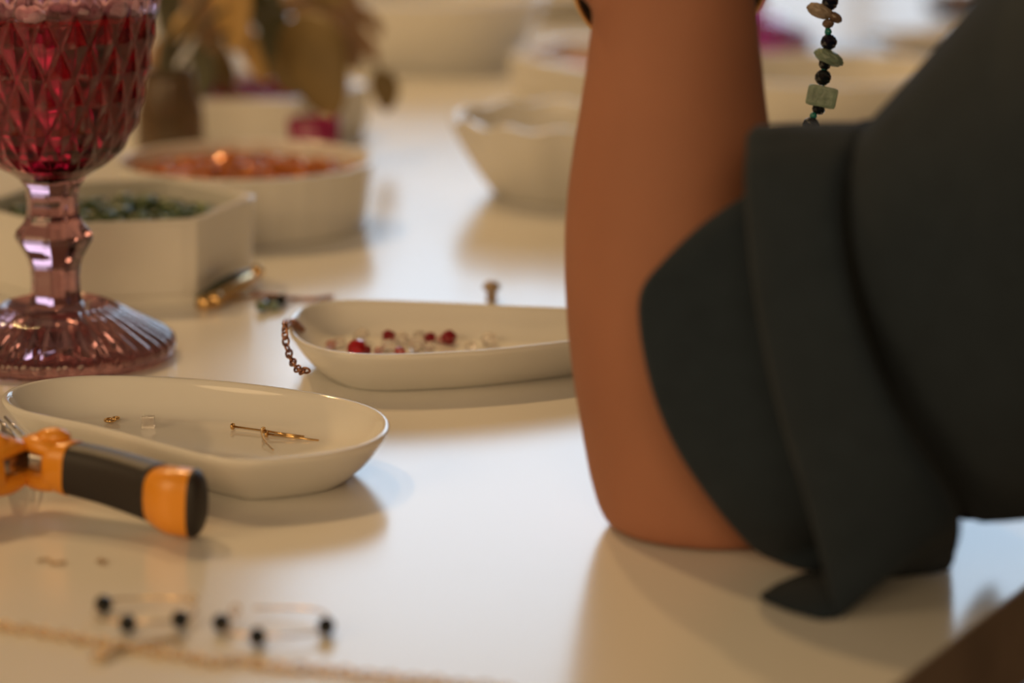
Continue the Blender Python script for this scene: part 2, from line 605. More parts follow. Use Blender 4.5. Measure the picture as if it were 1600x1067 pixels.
def back_dishes():
    # hexagonal dish of green chips
    o, c = hex_dish(182, 440, .0595, .0345, math.radians(12), 'white hexagonal dish full of green stone chips behind the goblet stem', M['ceramic_back'])
    pile('green_stone_chips', c, .0545, .014, .0315, 520, .0034, M['green'], 'dark green stone chips filling the hexagonal dish', 'stone chips', hexa=True, rot=math.radians(12), seed=3)
    # round dish with copper beads
    o, c = round_dish('round_dish', 385, 350, bowl_prof(.0545, .0592, .0305, .0035, 1.), 'round white dish with ribbed sides filled with copper beads', M['ceramic_back'], 28, .012)
    pile('copper_beads', c, .052, .012, .029, 520, .0034, M['copperbead'], 'copper and orange glass beads filling the round dish', 'beads', seed=5)
    # fluted bowl
    round_dish('fluted_bowl', 872, 301, bowl_prof(.0315, .052, .0385, .0045, .55), 'small white bowl with a wavy rim standing left of the forearm', M['ceramic_back'], 12, .03, .0012, 'bowl')
    # hexagonal dish with magenta beads behind the plant
    o, c = hex_dish(384, 212, .070, .0285, 0, 'white hexagonal dish of dark magenta beads behind the leaves', M['ceramic_back'], 1., .008)
    pile('magenta_beads', c, .058, .006, .029, 300, .004, M['magenta'], 'dark magenta beads heaped in the dish behind the leaves', 'beads', hexa=True, seed=8)
    # small magenta glass cup
    c = P(492, 278)
    o = wmesh('votive_cup', lathe(c, [(.009, 0), (.0115, .001), (.0125, .012), (.0135, .0295), (.0125, .0302), (.0115, .0295), (.0105, .012), (.009, .004)], 24), M['magenta'], None, (c.x, c.y, 0))
    tag(o, 'small magenta glass cup between the round dish and the leaves', 'cup')
    # large bowl, far
    round_dish('large_bowl', 672, 96, bowl_prof(.060, .078, .046, .005, .8), 'large white bowl beyond the leaves, left of the coral bead dish', M['ceramic_back'], cat='bowl')
    round_dish('platter', 830, 14, bowl_prof(.075, .10, .022, .006, .7), 'flat white platter at the far top of the table, above the coral bead dish', M['ceramic_back'], cat='platter')
    o, c = hex_dish(985, 148, .076, .026, math.radians(4), 'white faceted dish with coral beads, half hidden behind the wrist', M['ceramic_back'], 1.15, .010)
    pile('coral_beads', c, .062, .005, .018, 260, .004, M['coral'], 'coral pink beads in the faceted dish behind the wrist', 'beads', 1.15, math.radians(4), 9, True)
    # right
    round_dish('oval_tray', 1290, 182, bowl_prof(.070, .080, .028, .006, .8), 'white oval tray behind the hanging bead strand', M['ceramic_back'], cat='tray', sy=.95)
    round_dish('saucer', 1440, 84, bowl_prof(.022, .042, .012, .003, .8), 'small white saucer at the far right beside the dark shoulder', M['ceramic_back'], cat='saucer')
    c = P(1510, 30)
    V, F = ball((c.x, c.y, .011), .028, 16, 8, (1.2, .7, .38))
    o = wmesh('cloth_pouch', (V, F), M['slate'], None, (c.x, c.y, 0))
    tag(o, 'dark slate cloth pouch at the far right edge of view', 'pouch')
    wmesh('drawstring', torus((c.x-.006, c.y, .012), (0, 1, 0), (0, 0, 1), .0012, 16, 6, .0193, .0102), M['terracotta'], o)


# ------------------------------------------------------------------ goblets
def goblet(c, label, group=None, full=True):
    stemglass, cupglass = (M['purple'], M['bowlglass']) if full else (M['magentaglass'], M['magentaglass'])
    g = empty('goblet', (c.x, c.y, 0), label, 'goblet', group)
    k = FPX/depth((c.x, c.y, .05))         # px per metre
    ref = P(91, 556)
    s = FPX/depth((ref.x, ref.y, .05))

    def z(py):
        return zat(ref, py)
    # foot with radiating flutes
    NF = 40

    def ff(t, r, zz, i):
        a = abs(math.sin(NF*t/2))
        u = min(1, max(0, (r-.014)/.03))
        if 2 <= i:
            return r*(1+.012*u*a), zz+.0007*u*a
        return r*(1+.010*a*u), zz
    rf = 184/s
    prof = [(.004, .0020), (rf*.90, .0004), (rf*.985, .0010), (rf, .0035), (rf*.995, .0058), (rf*.93, .0082), (rf*.80, .0115), (rf*.62, .0160), (rf*.45, .0200), (61/s, z(507)-.001), (58/s, z(500)), (46/s, z(484)), (42/s, z(470))]
    wmesh('foot', lathe(c, prof, 240, ff), stemglass, g)

    # stem: eight flat sides, knob in the middle
    def fs(t, r, zz, i):
        m = 8
        u = (t % (2*PI/m))-PI/m
        return r*math.cos(PI/m)/math.cos(u)*1.03, zz
    sp = [(40, 470), (37.5, 450), (37, 430), (39, 415), (43, 402), (50, 390), (58, 376), (60, 369), (57, 360), (48, 351), (44, 345), (40, 332), (39, 315), (40, 300), (44, 288), (52, 277)]
    wmesh('stem', lathe(c, [(a/s, z(b)) for a, b in sp], 64, fs), stemglass, g, smooth=True)
    # bowl: outside cut in diamonds, smooth inside
    outp = [(52, 277), (62, 270), (76, 262), (88, 255), (100, 245), (110, 234), (120, 219), (129, 203), (137, 180), (144, 155), (151, 125), (157, 95), (163, 60), (169, 25), (174, -10), (178, -45), (181, -75)]
    pts = catmull([(a/s, 0, z(b)) for a, b in outp], 90)
    zb, zt = z(262), z(-50)
    ND = 22

    def tri(x):
        x = x % 1
        return 1-abs(2*x-1)

    def fb(t, r, zz, i):
        if i >= len(pts):
            return r, zz
        v = (zz-zb)/(zt-zb)
        if v < 0 or v > 1:
            return r, zz
        # rows are taller where the bowl is wider
        vv = (v**.82)*7.0
        p, q = ND*t/(2*PI)+vv/2*1.0, ND*t/(2*PI)-vv/2*1.0
        d = min(tri(p), tri(q))
        fade = min(1, v*8, (1-v)*12)
        return r*(1-.0*fade)+(.0024*(d-.5))*fade*(r/.04)**.6, zz
    prof = [(p.x, p.z) for p in pts]
    zr = prof[-1][1]
    prof += [(prof[-1][0]-.0006, zr+.0012), (prof[-1][0]-.0022, zr+.0010)]
    inner = [p for p in catmull([(max(a-15-(0 if b < 200 else 6), 2)/s, 0, z(b-(0 if b < 225 else 14))) for a, b in outp[::-1] if b < 262], 40)]
    prof += [(p.x, p.z) for p in inner]
    wmesh('bowl', lathe(c, prof, 352, fb), cupglass, g)
    # drink
    zl = z(14)
    lp = [(p.x+.0006, p.z-.0003) for p in inner[::-1] if p.z < zl-.0006]
    rl = lp[-1][0]
    o = wmesh('drink', lathe(c, lp+[(rl, zl-.0003), (rl-.001, zl)], 64), M['wine'], None, (c.x, c.y, 0))
    tag(o, 'dark red drink inside the '+('mauve cut glass goblet at the left edge' if full else 'far goblet behind the wrist'), 'drink')
    if full:
        rnd = random.Random(4)
        parts = []
        for i in range(150):
            a, r = rnd.uniform(0, 2*PI), rl*math.sqrt(rnd.random())*.94
            parts.append(ball((c.x+r*math.cos(a), c.y+r*math.sin(a), zl+rnd.uniform(.001, .0035)), rnd.uniform(.0022, .0042), 8, 6, (1.3, 1.3, .75), None, .1, i))
        o = wmesh('froth', merge(*parts), M['foam'], None, (c.x, c.y, zl))
        tag(o, 'pale frothy layer floating on the red drink', 'froth', None, 'stuff')
    return g


# ------------------------------------------------------------------ plant with vase
def leaf(root, pts_px, d0, d1, wpx, m, curl=.12, seed=0):
    """blade along a pixel path, at distances d0..d1 from the camera"""
    n = 14
    q = catmull([(x, y, 0) for x, y in pts_px], n)
    rnd = random.Random(seed)
    tw = rnd.uniform(-.7, .7)
    V, F = [], []
    for i, p in enumerate(q):
        u = i/(n-1)
        d = d0+(d1-d0)*u
        c = S(p.x, p.y, d)
        nx = q[min(i+1, n-1)]-q[max(i-1, 0)]
        side = Vector((-nx.y, nx.x)).normalized()
        wv = (wpx*d/FPX)*(math.sin(PI*min(1, u**.85)*.98+.03)**.8)
        sv = (RT*side.x-UP*side.y)*math.cos(tw)+FW*math.sin(tw)
        for j in (-1, -.5, 0, .5, 1):
            V.append(c+sv*wv*j+FW*(curl*wv*(j*j)))
    for i in range(n-1):
        for j in range(4):
            a = i*5+j
            F.append((a, a+1, a+6, a+5))
    o = wmesh('leaf', (V, F), m, root)
    md = o.modifiers.new('thick', 'SOLIDIFY')
    md.thickness = .0006
    return o


def plant():
    c = P(268, 283)
    root = empty('potted_branch', (c.x, c.y, 0), 'branch of olive and ochre leaves in a smoky glass vase behind the goblet', 'plant')
    wmesh('vase', lathe(c, [(.013, 0), (.0165, .001), (.0175, .01), (.017, .035), (.013, .05), (.0125, .056), (.0105, .056), (.011, .05), (.015, .035), (.0155, .01), (.012, .003)], 48), M['vase'], root)
    d = depth((c.x, c.y, .05))
    base = Vector((c.x, c.y, .006))
    tips = [((300, -60), 1.42, .0028), ((390, -90), 1.46, .0024), ((470, -60), 1.5, .002), ((200, -120), 1.44, .002), ((590, -30), 1.55, .0016)]
    for i, ((x, y), dd, r) in enumerate(tips):
        neck = Vector((c.x+.002*(i-2), c.y, .056))
        path = catmull([base+Vector((.002*(i-2), 0, 0)), neck, neck.lerp(S(x, y, dd), .5)+Vector((0, 0, .008)), S(x, y, dd)], 14)
        wmesh('stem', tube(path, [r*(1-.5*k/13) for k in range(14)], 8), M['stem'], root)
    L = [
        ([(470, 20), (490, 90), (525, 185)], 1.46, 1.44, 62, 'leaf_olive'),
        ([(440, -10), (520, 40), (560, 110)], 1.5, 1.49, 34, 'leaf_brown'),
        ([(355, -70), (362, 0), (368, 82)], 1.45, 1.43, 42, 'leaf_ochre'),
        ([(320, -60), (322, 10), (330, 80)], 1.47, 1.45, 36, 'leaf_brown'),
        ([(372, 20), (392, 80), (415, 130)], 1.48, 1.46, 17, 'leaf_ochre'),
        ([(300, 20), (282, 45), (262, 66)], 1.45, 1.44, 18, 'leaf_ochre'),
        ([(310, 60), (318, 120), (300, 160)], 1.5, 1.5, 26, 'leaf_dark'),
        ([(430, -20), (425, 60), (405, 130)], 1.52, 1.52, 26, 'leaf_dark'),
        ([(385, -50), (400, 10), (420, 60)], 1.5, 1.5, 22, 'leaf_dark'),
        ([(455, -40), (500, 0), (560, 30)], 1.53, 1.52, 26, 'leaf_dark'),
        ([(520, -30), (545, 20), (560, 70)], 1.52, 1.52, 22, 'leaf_brown'),
        ([(588, 110), (602, 140), (604, 175)], 1.5, 1.5, 22, 'leaf_olive'),
        ([(545, 40), (572, 70), (590, 98)], 1.5, 1.5, 13, 'leaf_brown'),
        ([(560, 10), (585, 40), (592, 60)], 1.54, 1.54, 11, 'leaf_brown'),
        ([(270, -50), (262, 10), (272, 90)], 1.52, 1.52, 26, 'leaf_dark'),
        ([(250, 60), (246, 110), (262, 170)], 1.5, 1.5, 22, 'leaf_brown'),
        ([(340, 60), (355, 120), (350, 165)], 1.53, 1.53, 15, 'leaf_olive'),
        ([(430, 90), (445, 120), (470, 150)], 1.5, 1.5, 18, 'leaf_olive'),
        ([(480, -60), (500, -20), (540, 5)], 1.48, 1.47, 26, 'leaf_olive'),
    ]
    for i, (pp, a, b, wd, m) in enumerate(L):
        leaf(root, pp, a, b, wd, M[m], seed=i)
    # twigs carrying the far leaves
    for a, b in (((540, 20), (604, 150)), ((470, -20), (490, 60)), ((300, -20), (312, 90))):
        wmesh('twig', tube(catmull([S(a[0], a[1], 1.52), S((a[0]+b[0])/2+8, (a[1]+b[1])/2-6, 1.51), S(b[0], b[1], 1.5)], 8), .0009, 6), M['stem'], root)


# ------------------------------------------------------------------ chains, small finds
def chain(path, length, wire, m, wide=.6, vary=0):
    pts = resample(path, max(2, int(sum((Vector(b)-Vector(a)).length for a, b in zip(path, path[1:]))/(length*.72))), False)
    parts = []
    for i in range(len(pts)-1):
        a, b = pts[i], pts[i+1]
        t = (b-a).normalized()
        up = Vector((0, 0, 1))
        if abs(t.dot(up)) > .9:
            up = Vector((1, 0, 0))
        sd = t.cross(up).normalized()
        nn = sd.cross(t)
        ang = (PI/4 if i % 2 else -PI/4)
        v = sd*math.cos(ang)+nn*math.sin(ang)
        parts.append(torus((a+b)/2, t, v, wire, 12, 5, length/2, length/2*wide))
    return merge(*parts)


def cut_stone(c, r, m, name, label, cat, group, rot=None, flat=.75, seed=0):
    V, F = ball(c, r, 7, 4, (1, .92, flat), rot, .06, seed)
    o = wmesh(name, (V, F), m, None, (c[0], c[1], c[2]), smooth=False)
    tag(o, label, cat, group)
    return o


def small_things():
    # --- contents of the near dish
    fz = .0042
    p = P(172, 656, fz+.001)
    rings = merge(torus(p, (1, 0, 0), (0, 1, 0), .00045, 18, 7, .0017, .0019), torus(p+Vector((.0016, .001, .0003)), (1, 0, .1), (0, 1, 0), .00045, 16, 7, .0012, .0013))
    tag(wmesh('jump_ring', rings, M['gold'], None, p), 'tiny gold jump ring at the left of the near dish', 'ring')
    p = P(232, 659, fz+.0018)
    V, F = box((p.x-.0021, p.y-.0018, fz), (p.x+.0019, p.y+.0018, fz+.0036))
    tag(wmesh('cube_bead', (V, F), M['clear'], None, (p.x, p.y, fz), smooth=False), 'tiny clear cube bead beside the gold jump ring', 'bead')

    def pin(a, b, za, zb, label):
        A, B = P(a[0], a[1], za), P(b[0], b[1], zb)
        t = (B-A).normalized()
        root = tag(wmesh('head_pin', tube([A, B], .00032, 8), M['gold'], None, A), label, 'pin', 'gold head pins in the near dish')
        wmesh('pin_head', tube([A-t*.0004, A+t*.0002], [.0011, .0011], 12), M['gold'], root)
    pin((364, 666), (475, 682), fz+.0012, fz+.0008, 'longest reaching left of three gold head pins in the near dish')
    pin((417, 678), (498, 688), fz+.0011, fz+.0006, 'gold head pin nearest the front rim of the near dish')
    pin((412, 672), (470, 684), fz+.0019, fz+.0006, 'short middle gold head pin crossing the others in the near dish')
    pts = [P(x, y, z) for x, y, z in ((410, 668, fz+.0030), (408, 674, fz+.0024), (412, 686, fz+.0015), (419, 695, fz+.0008), (427, 703, fz+.0005))]
    tag(wmesh('curved_wire', tube(catmull(pts, 12), .00028, 6), M['goldpale'], None, pts[-1]), 'short curved gold wire crossing the head pins', 'wire')

    # --- crystals in the second dish
    X = [(558, 544, .0034, 'red', 'bright red crystal nearest the front rim, left in the elongated dish'), (571, 547, .0022, 'darkred', 'small dark red crystal touching the bright red one'),
         (608, 526, .0026, 'darkred', 'dark red crystal behind the clear pieces in the elongated dish'), (672, 527, .0021, 'darkred', 'small dark red crystal just left of the oval garnet one'),
         (701, 527, .0029, 'darkred', 'oval garnet crystal in the middle of the elongated dish'), (806, 523, .0025, 'darkred', 'lone dark red crystal at the right of the elongated dish'),
         (625, 549, .0019, 'red', 'small red crystal just showing over the front rim'),
         (530, 533, .0022, 'clear', 'clear crystal leftmost beside the pink one'), (565, 524, .0028, 'clear', 'clear crystal behind the bright red one'), (606, 540, .0026, 'clear', 'clear crystal in front of the dark red one, left group'),
         (628, 529, .0025, 'clear', 'clear crystal right of the rear dark red one'), (650, 538, .0033, 'clear', 'largest clear crystal in the middle of the heap'), (656, 524, .0022, 'clear', 'clear crystal at the back of the heap'),
         (672, 543, .0023, 'clear', 'clear crystal at the front right of the heap'), (734, 541, .002, 'clear', 'small clear crystal against the front rim right of the garnet one'), (764, 530, .0027, 'clear', 'faint clear crystal alone between the garnet and lone red ones'),
         (862, 527, .0016, 'clear', 'tiny clear crystal next to the forearm'), (517, 538, .0018, 'pinkc', 'tiny pink crystal at the left end of the elongated dish'), (591, 548, .0017, 'pinkc', 'tiny pale pink crystal between the two front red ones'),
         (689, 531, .0016, 'pinkc', 'tiny pink crystal touching the garnet one'), (840, 529, .0015, 'pinkc', 'tiny pale crystal left of the forearm')]
    for i, (x, y, r, m, lab) in enumerate(X):
        rot = Matrix.Rotation(i*1.3, 3, 'Z') @ Matrix.Rotation(.3+.2*(i % 3), 3, 'X')
        c = P(x, y, fz+r*.8)
        cut_stone(c, r*1.2, M[m], 'crystal_bead', lab, 'bead', 'crystals in the elongated dish', rot, .8, i)
    # chain over the rim
    c = P(620, 511, 0)

    def rim(px, py, z):
        return P(px, py, z)
    path = [rim(478, 527, .0062), rim(474, 520, .0095), rim(468, 512, .0135), rim(460, 505, RZ+.0010), rim(452, 503, RZ+.0014), S(446, 508, .975), S(445, 522, .972), S(448, 540, .97), S(453, 556, .967), S(460, 570, .962), S(468, 579, .957), S(476, 580, .952), S(481, 577, .951)]
    o = wmesh('copper_chain', chain(catmull(path, 80), .0036, .00042, M['copper'], .7), M['copper'], None, path[-1])
    tag(o, 'copper link chain hanging over the left end of the elongated dish', 'chain')

    # --- finds on the table behind
    A, B = P(312, 474, .002), P(398, 424, .006)
    root = empty('gold_earring', (A+B)/2, 'gold earring with a slim dark green bar at the foot of the hexagonal dish', 'earring')
    root.location.z = 0
    wmesh('bar', tube(catmull([A+Vector((0, 0, .002)), (A+B)/2+Vector((0, 0, .0035)), B], 8), [.0014]*8, 10), M['darkbar'], root)
    wmesh('gold_mount', tube(catmull([A+Vector((.001, -.003, 0)), (A+B)/2+Vector((.002, -.004, .0)), B+Vector((0, -.002, -.002))], 8), .0030, 10), M['gold'], root)
    wmesh('gold_knob', ball(B+Vector((.001, -.001, .0003)), .0030, 14, 9), M['gold'], root)
    wmesh('gold_knob', ball(P(338, 468, .0032), .0034, 14, 9), M['gold'], root)
    wmesh('ear_wire', tube(catmull([P(340, 470, .001), P(375, 465, .0012), P(395, 458, .001), P(405, 462, .001)], 16), .0009, 8), M['gold'], root)

    c = P(425, 475, .003)
    root = empty('green_crystal_cluster', (c.x, c.y, 0), 'cluster of green faceted crystals left of the elongated dish', 'pendant')
    for i, (x, y, r, m) in enumerate([(410, 478, .0030, 'greencrystal'), (424, 470, .0028, 'blackbead'), (438, 470, .0030, 'blackbead'), (428, 478, .0024, 'greenstone'), (443, 464, .0020, 'greencrystal'), (418, 463, .0018, 'darkbar')]):
        wmesh('crystal', ball(P(x, y, r*.85), r, 7, 4, (1, .9, .8), Matrix.Rotation(i, 3, 'Z'), .1, i), M[m], root, smooth=False)
    path = catmull([P(378, 463, .001), P(400, 461, .001), P(430, 462, .0045), P(460, 466, .001), P(490, 467, .001), P(520, 463, .001)], 60)
    o = wmesh('fine_chain', chain(path, .0028, .0004, M['copper']), M['copper'], None, path[0])
    tag(o, 'fine reddish gold chain running behind the elongated dish to the crystal cluster', 'chain')

    c = P(768, 470)
    root = empty('charm_bead', c, 'small brown and cream bead standing alone behind the elongated dish', 'bead')
    wmesh('bead_body', lathe(c, [(.0012, 0), (.0022, .0004), (.0023, .002), (.0017, .0034), (.0028, .0042), (.0034, .0056), (.0030, .0072), (.0016, .0082), (.0008, .0084)], 20), M['cream'], root)
    wmesh('bead_wings', ball((c.x, c.y, .0056), .0039, 12, 8, (1, .6, .42)), M['tanstone'], root)

    # --- foreground earrings
    def hoop(cx, cy, a, b, beads, gap, lab):
        cc = P(cx, cy, .0026)
        k = FPX/depth(cc)
        rx = a/k
        top, bot = P(cx, cy-b, .0026), P(cx, cy+b, .0026)
        ry = (top.y-bot.y)/2
        root = empty('hoop_earring', (cc.x, cc.y, 0), lab, 'earring', 'hoop earrings in the foreground')
        path = [Vector((cc.x+rx*math.cos(t), cc.y+ry*math.sin(t), .0026+.0004*math.sin(3*t))) for t in [gap+.25+(2*PI-.5)*i/48 for i in range(49)]]
        wmesh('hoop_wire', tube(path, .00036, 8), M['goldpale'], root)
        e = path[0]
        wmesh('hoop_catch', merge(torus(e+Vector((.0006, 0, .0006)), (1, 0, 0), (0, 0, 1), .0003, 12, 6, .0011, .0013), tube([e, e+Vector((.0008, 0, -.0022))], .0003, 6)), M['goldpale'], root)
        for j, (x, y) in enumerate(beads):
            p = P(x, y, .0026)
            v = Vector((math.atan2((p.y-cc.y)/ry, (p.x-cc.x)/rx), 0, 0)).x
            q = Vector((cc.x+rx*math.cos(v), cc.y+ry*math.sin(v), .0026))
            wmesh('bead', ball(q, .0025, 10, 7, (1, 1, .98), Matrix.Rotation(j, 3, 'Z')), M['blackbead'], root, smooth=False)
    hoop(228, 953, 79, 21, [(151, 942), (203, 971), (281, 967)], .35, 'left gold hoop earring with three black beads on the foreground table')
    hoop(430, 971, 84, 24, [(347, 973), (404, 993), (512, 978)], 2.3, 'right gold hoop earring with three black beads on the foreground table')
    # foreground chain
    pp = [(-60, 968), (0, 978), (80, 990), (150, 1003), (200, 1010), (250, 1020), (290, 1024), (330, 1034), (380, 1032), (430, 1042), (500, 1046), (580, 1056), (680, 1066), (800, 1080)]
    path = catmull([P(x, y, .0011) for x, y in pp], 160)
    path = [p+Vector((0, .0006*math.sin(i*.7), 0)) for i, p in enumerate(path)]
    o = wmesh('gold_chain', chain(path, .0042, .00045, M['goldpale'], .6), M['goldpale'], None, path[80])
    tag(o, 'pale gold link chain lying along the bottom edge in front of the hoops', 'chain')
    q = [P(x, y, .0012) for x, y in ((158, 1024), (180, 1018), (215, 1008), (250, 1002), (290, 996))]
    o = wmesh('gold_clasp', merge(tube(catmull(q, 14), .0008, 8), torus(q[0], (1, 0, 0), (0, 1, 0), .0007, 14, 6, .0020, .0022)), M['goldpale'], None, q[0])
    tag(o, 'bent gold clasp lying across the foreground chain', 'clasp')
    # small gold bits
    for (a, b), lab in ((((58, 876), (103, 878)), 'thin tan wire lying left in front of the pliers'), (((152, 877), (166, 876)), 'tiny tan wire scrap right of the longer one')):
        p, q = P(*a, .0008), P(*b, .0008)
        o = wmesh('wire_scrap', tube(catmull([p, p.lerp(q, .3)+Vector((0, .002, 0)), p.lerp(q, .6)-Vector((0, .0015, 0)), q], 12), .00045, 6), M['cream'], None, p)
        tag(o, lab, 'wire')


# ------------------------------------------------------------------ pliers
def sweep(path, hw, hh, n=20, pw=3.2, round0=0, round1=0):
    """superellipse section; hw across (horizontal), hh up; path world points"""
    path = [Vector(p) for p in path]
    rings = []
    m = len(path)
    for i, p in enumerate(path):
        t = (path[min(i+1, m-1)]-path[max(i-1, 0)]).normalized()
        sd = t.cross(Vector((0, 0, 1))).normalized()
        up = sd.cross(t)
        a = hw[i] if isinstance(hw, list) else hw
        b = hh[i] if isinstance(hh, list) else hh
        e = 1
        if round0 and i < round0:
            e = math.sqrt(max(.05, 1-((round0-i)/round0)**2))
        if round1 and i >= m-round1:
            e = math.sqrt(max(.05, 1-((i-(m-1-round1))/round1)**2))
        ring = []
        for k in range(n):
            th = 2*PI*k/n
            cx, cy = math.cos(th), math.sin(th)
            ring.append(p+sd*(a*e*math.copysign(abs(cx)**(2/pw), cx))+up*(b*e*math.copysign(abs(cy)**(2/pw), cy)))
        rings.append(ring)
    return loft(rings)


def pliers():
    piv = P(16, 731, .013)
    root = empty('pliers', (piv.x, piv.y, 0), 'orange and black handled pliers lying in front of the near dish', 'pliers')

    def handle(px, colour=1):
        """px: control pixels of the centre line at z, from the collar to the end"""
        pts = catmull([P(x, y, z) for x, y, z in px], 60)
        L = len(pts)

        def seg(a, b):
            i0, i1 = int(a*(L-1)), int(b*(L-1))
            return pts[i0:i1+1]
        hh, hw = .0078, .0062
        g = seg(.20, .66)
        wmesh('grip', sweep(g, hw, [hh*(.97+.12*k/len(g)) for k in range(len(g))], 28, 3.4, 2, 0), M['rubber'], root)
        c = seg(.08, .24)
        wmesh('collar', sweep(c, hw*1.05, [hh*(.96+.10*k/len(c)) for k in range(len(c))], 24, 3, 3, 0), M['orange'], root)
        b = seg(.64, .92)
        wmesh('end_band', sweep(b, [hw*(1.0+.14*math.sin(PI*k/len(b))) for k in range(len(b))], [hh*(1.08+.20*min(1, k/10)) for k in range(len(b))], 24, 2.8, 3, 0), M['orange'], root)
        e = seg(.90, 1)
        wmesh('end_cap', sweep(e, hw*1.09, hh*1.31, 24, 2.6, 0, 6), M['rubber'], root)
        # guard lobes gripping the steel, with a raised thumb stop
        a0 = pts[0]
        d0 = (pts[6]-pts[0]).normalized()
        up = Vector((0, 0, 1))
        for s in (1, -1):
            q = catmull([a0-d0*.0085+up*(.0042*s), a0-d0*.003+up*(.0056*s), a0+d0*.004+up*(.0052*s), pts[10]+up*(.0035*s)], 12)
            wmesh('guard', sweep(q, [.0035, .0045, .0052, .0056, .006, .0062, .0062, .0062, .006, .006, .006, .006], [.0012, .0018, .0022, .0025, .0028, .003, .003, .003, .003, .003, .003, .003], 18, 2.5, 2, 1), M['orange'], root)
        wmesh('thumb_stop', ball(pts[6]+up*.0082, .0036, 14, 9, (1.5, 1.0, .8)), M['orange'], root)
        wmesh('tang', sweep([piv+Vector((0, 0, .0005)), a0-d0*.008, pts[9]], [.0030, .0032, .0032], [.0028, .0030, .0030], 14, 5), M['steel'], root)
        return pts
    handle([(72, 721, .0150), (105, 729, .0145), (170, 745, .0132), (235, 766, .0118), (275, 782, .0110), (322, 788, .0106)])
    handle([(0, 728, .0150), (-30, 738, .0145), (-90, 760, .0132), (-150, 785, .0118), (-190, 805, .0110), (-215, 820, .0106)])
    wmesh('pivot', lathe(piv, [(.002, .0085), (.004, .009), (.0045, .011), (.0045, .0145), (.004, .0155), (.002, .0158)], 24), M['steel'], root)
    for dx, lab in ((-.0115, 0), (-.019, 1)):
        a = piv+Vector((-.001*lab, .002, .0015))
        b = P(6-18*lab, 664, .012)
        wmesh('jaw', sweep([a, a.lerp(b, .5), b], [.0030, .0020, .0009], [.0030, .0022, .0010], 14, 3), M['steel'], root)
    for x in (38, 24):
        a = piv+Vector((.001, .003, .003))
        wmesh('spring_wire', tube(catmull([a, P(x+4, 690, .013), P(x-14, 668, .0165), P(x-30, 652, .017)], 10), .00055, 8), M['steel'], root)


# ------------------------------------------------------------------ bead strand
def strand():
    D = .90
    path = [(1303, -330), (1299, -180), (1294, -60), (1292, 0), (1291, 40), (1293, 65), (1292, 95), (1289, 120), (1284, 150), (1276, 172), (1268, 192), (1262, 225), (1260, 290), (1262, 360)]
    root = empty('bead_strand', S(1262, 360, D), 'hanging strand of black beads and grey green stones beside the forearm', 'necklace')
    pts = catmull([S(x, y, D) for x, y in path], 60)
    wmesh('thread', tube(pts, .0003, 6), M['tealseed'], root)

    def R(a, b=0):
        return Matrix.Rotation(b, 3, 'X') @ Matrix.Rotation(a, 3, 'Y')

    def bd(name, x, y, r, m, s=(1, 1, 1), rot=None, sm=False, n=10):
        c = S(x, y, D)
        k = D/FPX*1.08
        wmesh(name, ball(c, r*k, n, 7, s, rot, .04, int(x+y) & 255), M[m], root, smooth=sm)
    bd('black_bead', 1297, 3, 12.5, 'navybead')
    bd('stone_chip', 1281, 17, 21, 'tanstone', (1, .6, .52), R(.35))
    bd('stone_chip', 1305, 27, 12, 'brownbead', (1, .8, .6), R(.6))
    bd('small_bead', 1294, 37, 9, 'brownbead', (1, 1, .75))
    bd('seed_bead', 1294, 50, 5.5, 'tealseed', (1, 1, 1.1), None, True)
    bd('black_bead', 1295, 66, 12.5, 'navybead', (1, 1, .95))
    bd('stone_chip', 1295, 90, 24, 'greenstone', (1, .7, .46), R(.42))
    bd('small_bead', 1289, 99, 9.5, 'blackbead', (1, 1, 1.1))
    bd('seed_bead', 1287, 111, 4.5, 'tealseed', (1, 1, 1), None, True)
    bd('black_bead', 1286, 121, 12.5, 'blackbead', (1, 1, .95))
    # square stone
    c = S(1284, 151, D)
    k = D/FPX
    bm = bmesh.new()
    bmesh.ops.create_cube(bm, size=1)
    bmesh.ops.bevel(bm, geom=bm.edges[:], offset=.14, segments=2, affect='EDGES', profile=.6)
    rm = Matrix.Rotation(-.12, 3, 'X') @ Matrix.Rotation(.20, 3, 'Y')
    for v in bm.verts:
        v.co = c+rm @ Vector((v.co.x*46*k, v.co.y*22*k, v.co.z*33*k))
    V = [v.co.copy() for v in bm.verts]
    bm.verts.index_update()
    F = [tuple(v.index for v in f.verts) for f in bm.faces]
    bm.free()
    wmesh('stone_block', (V, F), M['greenstone'], root, smooth=False)
    bd('small_bead', 1279, 171, 10, 'blackbead', (1, 1, .8), R(.3))
    bd('seed_bead', 1271, 181, 5.5, 'tealseed', (1, 1, 1), None, True)
    bd('black_bead', 1267, 196, 13, 'blackbead', (1, 1, .95))
    for i, (y, m, r) in enumerate([(222, 'blackbead', 11), (248, 'greenstone', 18), (275, 'blackbead', 12), (300, 'tealseed', 5), (318, 'blackbead', 12), (345, 'tanstone', 17)]):
        bd('black_bead' if m == 'blackbead' else 'stone_chip', 1261, y, r, m, (1, .8, .8 if r < 15 else .45), R(.2*i))
    for i, (y, m, r) in enumerate([(-22, 'tealseed', 5), (-40, 'greenstone', 18), (-66, 'blackbead', 12), (-92, 'tanstone', 18), (-118, 'blackbead', 12), (-146, 'greenstone', 20), (-175, 'blackbead', 12), (-205, 'tanstone', 16), (-232, 'blackbead', 11)]):
        bd('black_bead' if m == 'blackbead' else 'stone_chip', 1296, y, r, m, (1, .8, .8 if r < 15 else .45), R(.25*i))


# ------------------------------------------------------------------ the person
def ellring(c, a, b, n=40, flat=None):
    return [c+a*math.cos(2*PI*k/n)+b*math.sin(2*PI*k/n) for k in range(n)]


